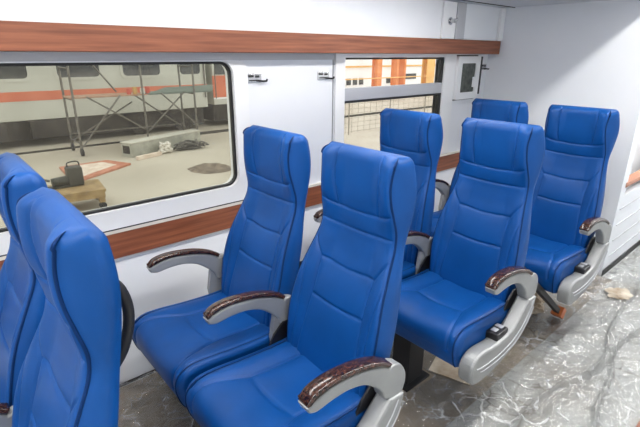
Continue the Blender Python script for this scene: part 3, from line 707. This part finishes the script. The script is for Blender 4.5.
# low trolley with a machine on it
o = (1.95, 8.95, G); tr = empty('trolley', o, 'low yellow wooden trolley on small castors outside the window', 'trolley')
ux = Vector((.93, -.12, 0)); uy = Vector((.10, .80, 0)).normalized(); ux.normalize()
cT = Vector((1.86, 9.0, G+.345))
MB().obox(cT+Vector((0, 0, .02)), ux*.44, uy*.42, (0, 0, .022)).build('deck', M['trolley'], tr, off=o)
for s in (-1, 1): MB().obox(cT+uy*s*.36-Vector((0, 0, .060)), ux*.42, uy*.04, (0, 0, .055)).build('bearer', M['trolley'], tr, off=o)
for s in (-1, 1): MB().obox(cT+ux*s*.36-Vector((0, 0, .165)), ux*.05, uy*.38, (0, 0, .048)).build('bearer', M['trolley'], tr, off=o)
for s in (-1, 1):
    for s2 in (-1, 1):
        pc = cT+ux*s*.36+uy*s2*.33; z = G+.065
        MB().tube([pc*1-Vector((0, .03, pc.z-z)), pc*1+Vector((0, .03, z-pc.z))], .064, 14).build('castor', M['rubber'], tr, off=o)
cM = cT+Vector((-.16, .16, .044)); o = tuple(cM)
K = .72
mc = empty('motor', o, 'dark green cast machine with carrying handle on the trolley', 'machine')
MB().box(cM.x+.10, cM.x+.46, cM.y-.17, cM.y+.17, cM.z, cM.z+.50, .05).build('housing', M['machine'], mc, off=o)
MB().tube([(cM.x-.26, cM.y, cM.z+.15), (cM.x+.11, cM.y, cM.z+.17)], .11, 18).build('motor_body', M['machine'], mc, off=o)
MB().box(cM.x-.36, cM.x+.40, cM.y-.13, cM.y+.13, cM.z+.001, cM.z+.04, .006).build('base_plate', M['machine'], mc, off=o)
MB().tube(spline([(cM.x+.16, cM.y, cM.z+.48), (cM.x+.16, cM.y, cM.z+.60), (cM.x+.40, cM.y, cM.z+.61), (cM.x+.43, cM.y, cM.z+.47)], 5), .018, 8).build('handle', M['under'], mc, off=o)
MB().tube([(cM.x-.30, cM.y, cM.z+.20), (cM.x-.62, cM.y+.05, cM.z+.33)], .03, 8).build('lever', M['cable'], mc, off=o)
mc.scale = (K, K, K)
# wet grit patch round a sump
sp = MB(); ring = []
for k in range(48):
    a = k/48*2*math.pi; r = 1+.14*noise.noise(Vector((math.cos(a)*1.7, math.sin(a)*1.7, 3)))
    ring.append((5.18+.52*r*math.cos(a), 10.15+.55*r*math.sin(a)))
inner = [(5.18+(x-5.18)*.72, 10.15+(y-10.15)*.72) for x, y in ring]
v = [(x, y, G+.001) for x, y in ring]+[(x, y, G+.05+.02*noise.noise(Vector((x*6, y*6, 0)))) for x, y in inner]+[(5.18, 10.15, G+.004)]
f = [(i, (i+1) % 48, 48+(i+1) % 48, 48+i) for i in range(48)]+[(48+i, 48+(i+1) % 48, 96) for i in range(48)]
sp.add(v, f, True); tag(sp.build('grit_patch', M['sump']), 'round brown patch of grit on the concrete', 'grit')

# bright yard seen through the split window
o = (38, 26.5, G); hb = empty('workshop_hall', o, 'pale sunlit workshop hall in the background through the split window', 'building')
MB().box(16, 60, 26, 27, G, 8).build('wall', M['hall'], hb, off=o)
for x, wd, z0, z1 in ((25.6, .22, -.75, -.25), (26.3, .22, -.75, -.25), (27.0, .22, -.75, -.25), (30.6, .55, -.75, -.35), (33.2, .8, -.5, -.05)):
    MB().box(x-wd, x+wd, 25.93, 25.99, z0, z1).build('window_pane', M['cglass'], hb, off=o)
MB().box(20, 58, 25.9, 25.99, .55, .68).build('band', M['pillar_y'], hb, off=o)
for i, (x, wd, m, l) in enumerate(((22.25, .20, 'pillar', 'widest orange steel column seen through the split window'), (24.0, .10, 'pillar', 'second orange steel column right of the widest one'),
                                   (24.75, .08, 'pillar', 'thin orange steel column between the wide and the amber ones'), (27.6, .42, 'pillar_y', 'amber steel column at the right end of the split window'))):
    o = (x, 20, G); t = empty('steel_column', o, l, 'column', 'columns of the open hall')
    b = MB().box(x-wd, x+wd, 19.8, 19.86, G, 7).box(x-wd, x+wd, 20.24, 20.3, G, 7).box(x-.04, x+.04, 19.86, 20.24, G, 7); b.build('shaft', M[m], t, off=o)
    MB().box(x-wd-.15, x+wd+.15, 19.65, 20.45, G, G+.06).build('base_plate', M[m], t, off=o)
tag(MB().box(19, 30, 19.66, 19.74, .10, .16).build('rail_beam', M['pillar_y']), 'pale orange beam crossing the steel columns', 'beam')
# wire fence nearer than the columns
o = (15, 11.5, G); fn = empty('wire_fence', o, 'low wire mesh fence outside the split window', 'fence')
for x in (9.2, 11.4, 13.6, 15.8, 18.0): MB().tube([(x, 11.5, G), (x, 11.5, .0)], .022, 8).build('post', M['wire'], fn, off=o)
wm = MB()
for z in np.arange(-1.1, .01, .16): wm.tube([(9.2, 11.5, z), (18.0, 11.5, z)], .006, 4)
for x in np.arange(9.3, 18, .32): wm.tube([(x, 11.5, G+.05), (x, 11.5, 0)], .005, 4)
wm.build('mesh_panel', M['wire'], fn, off=o)['kind'] = 'stuff'
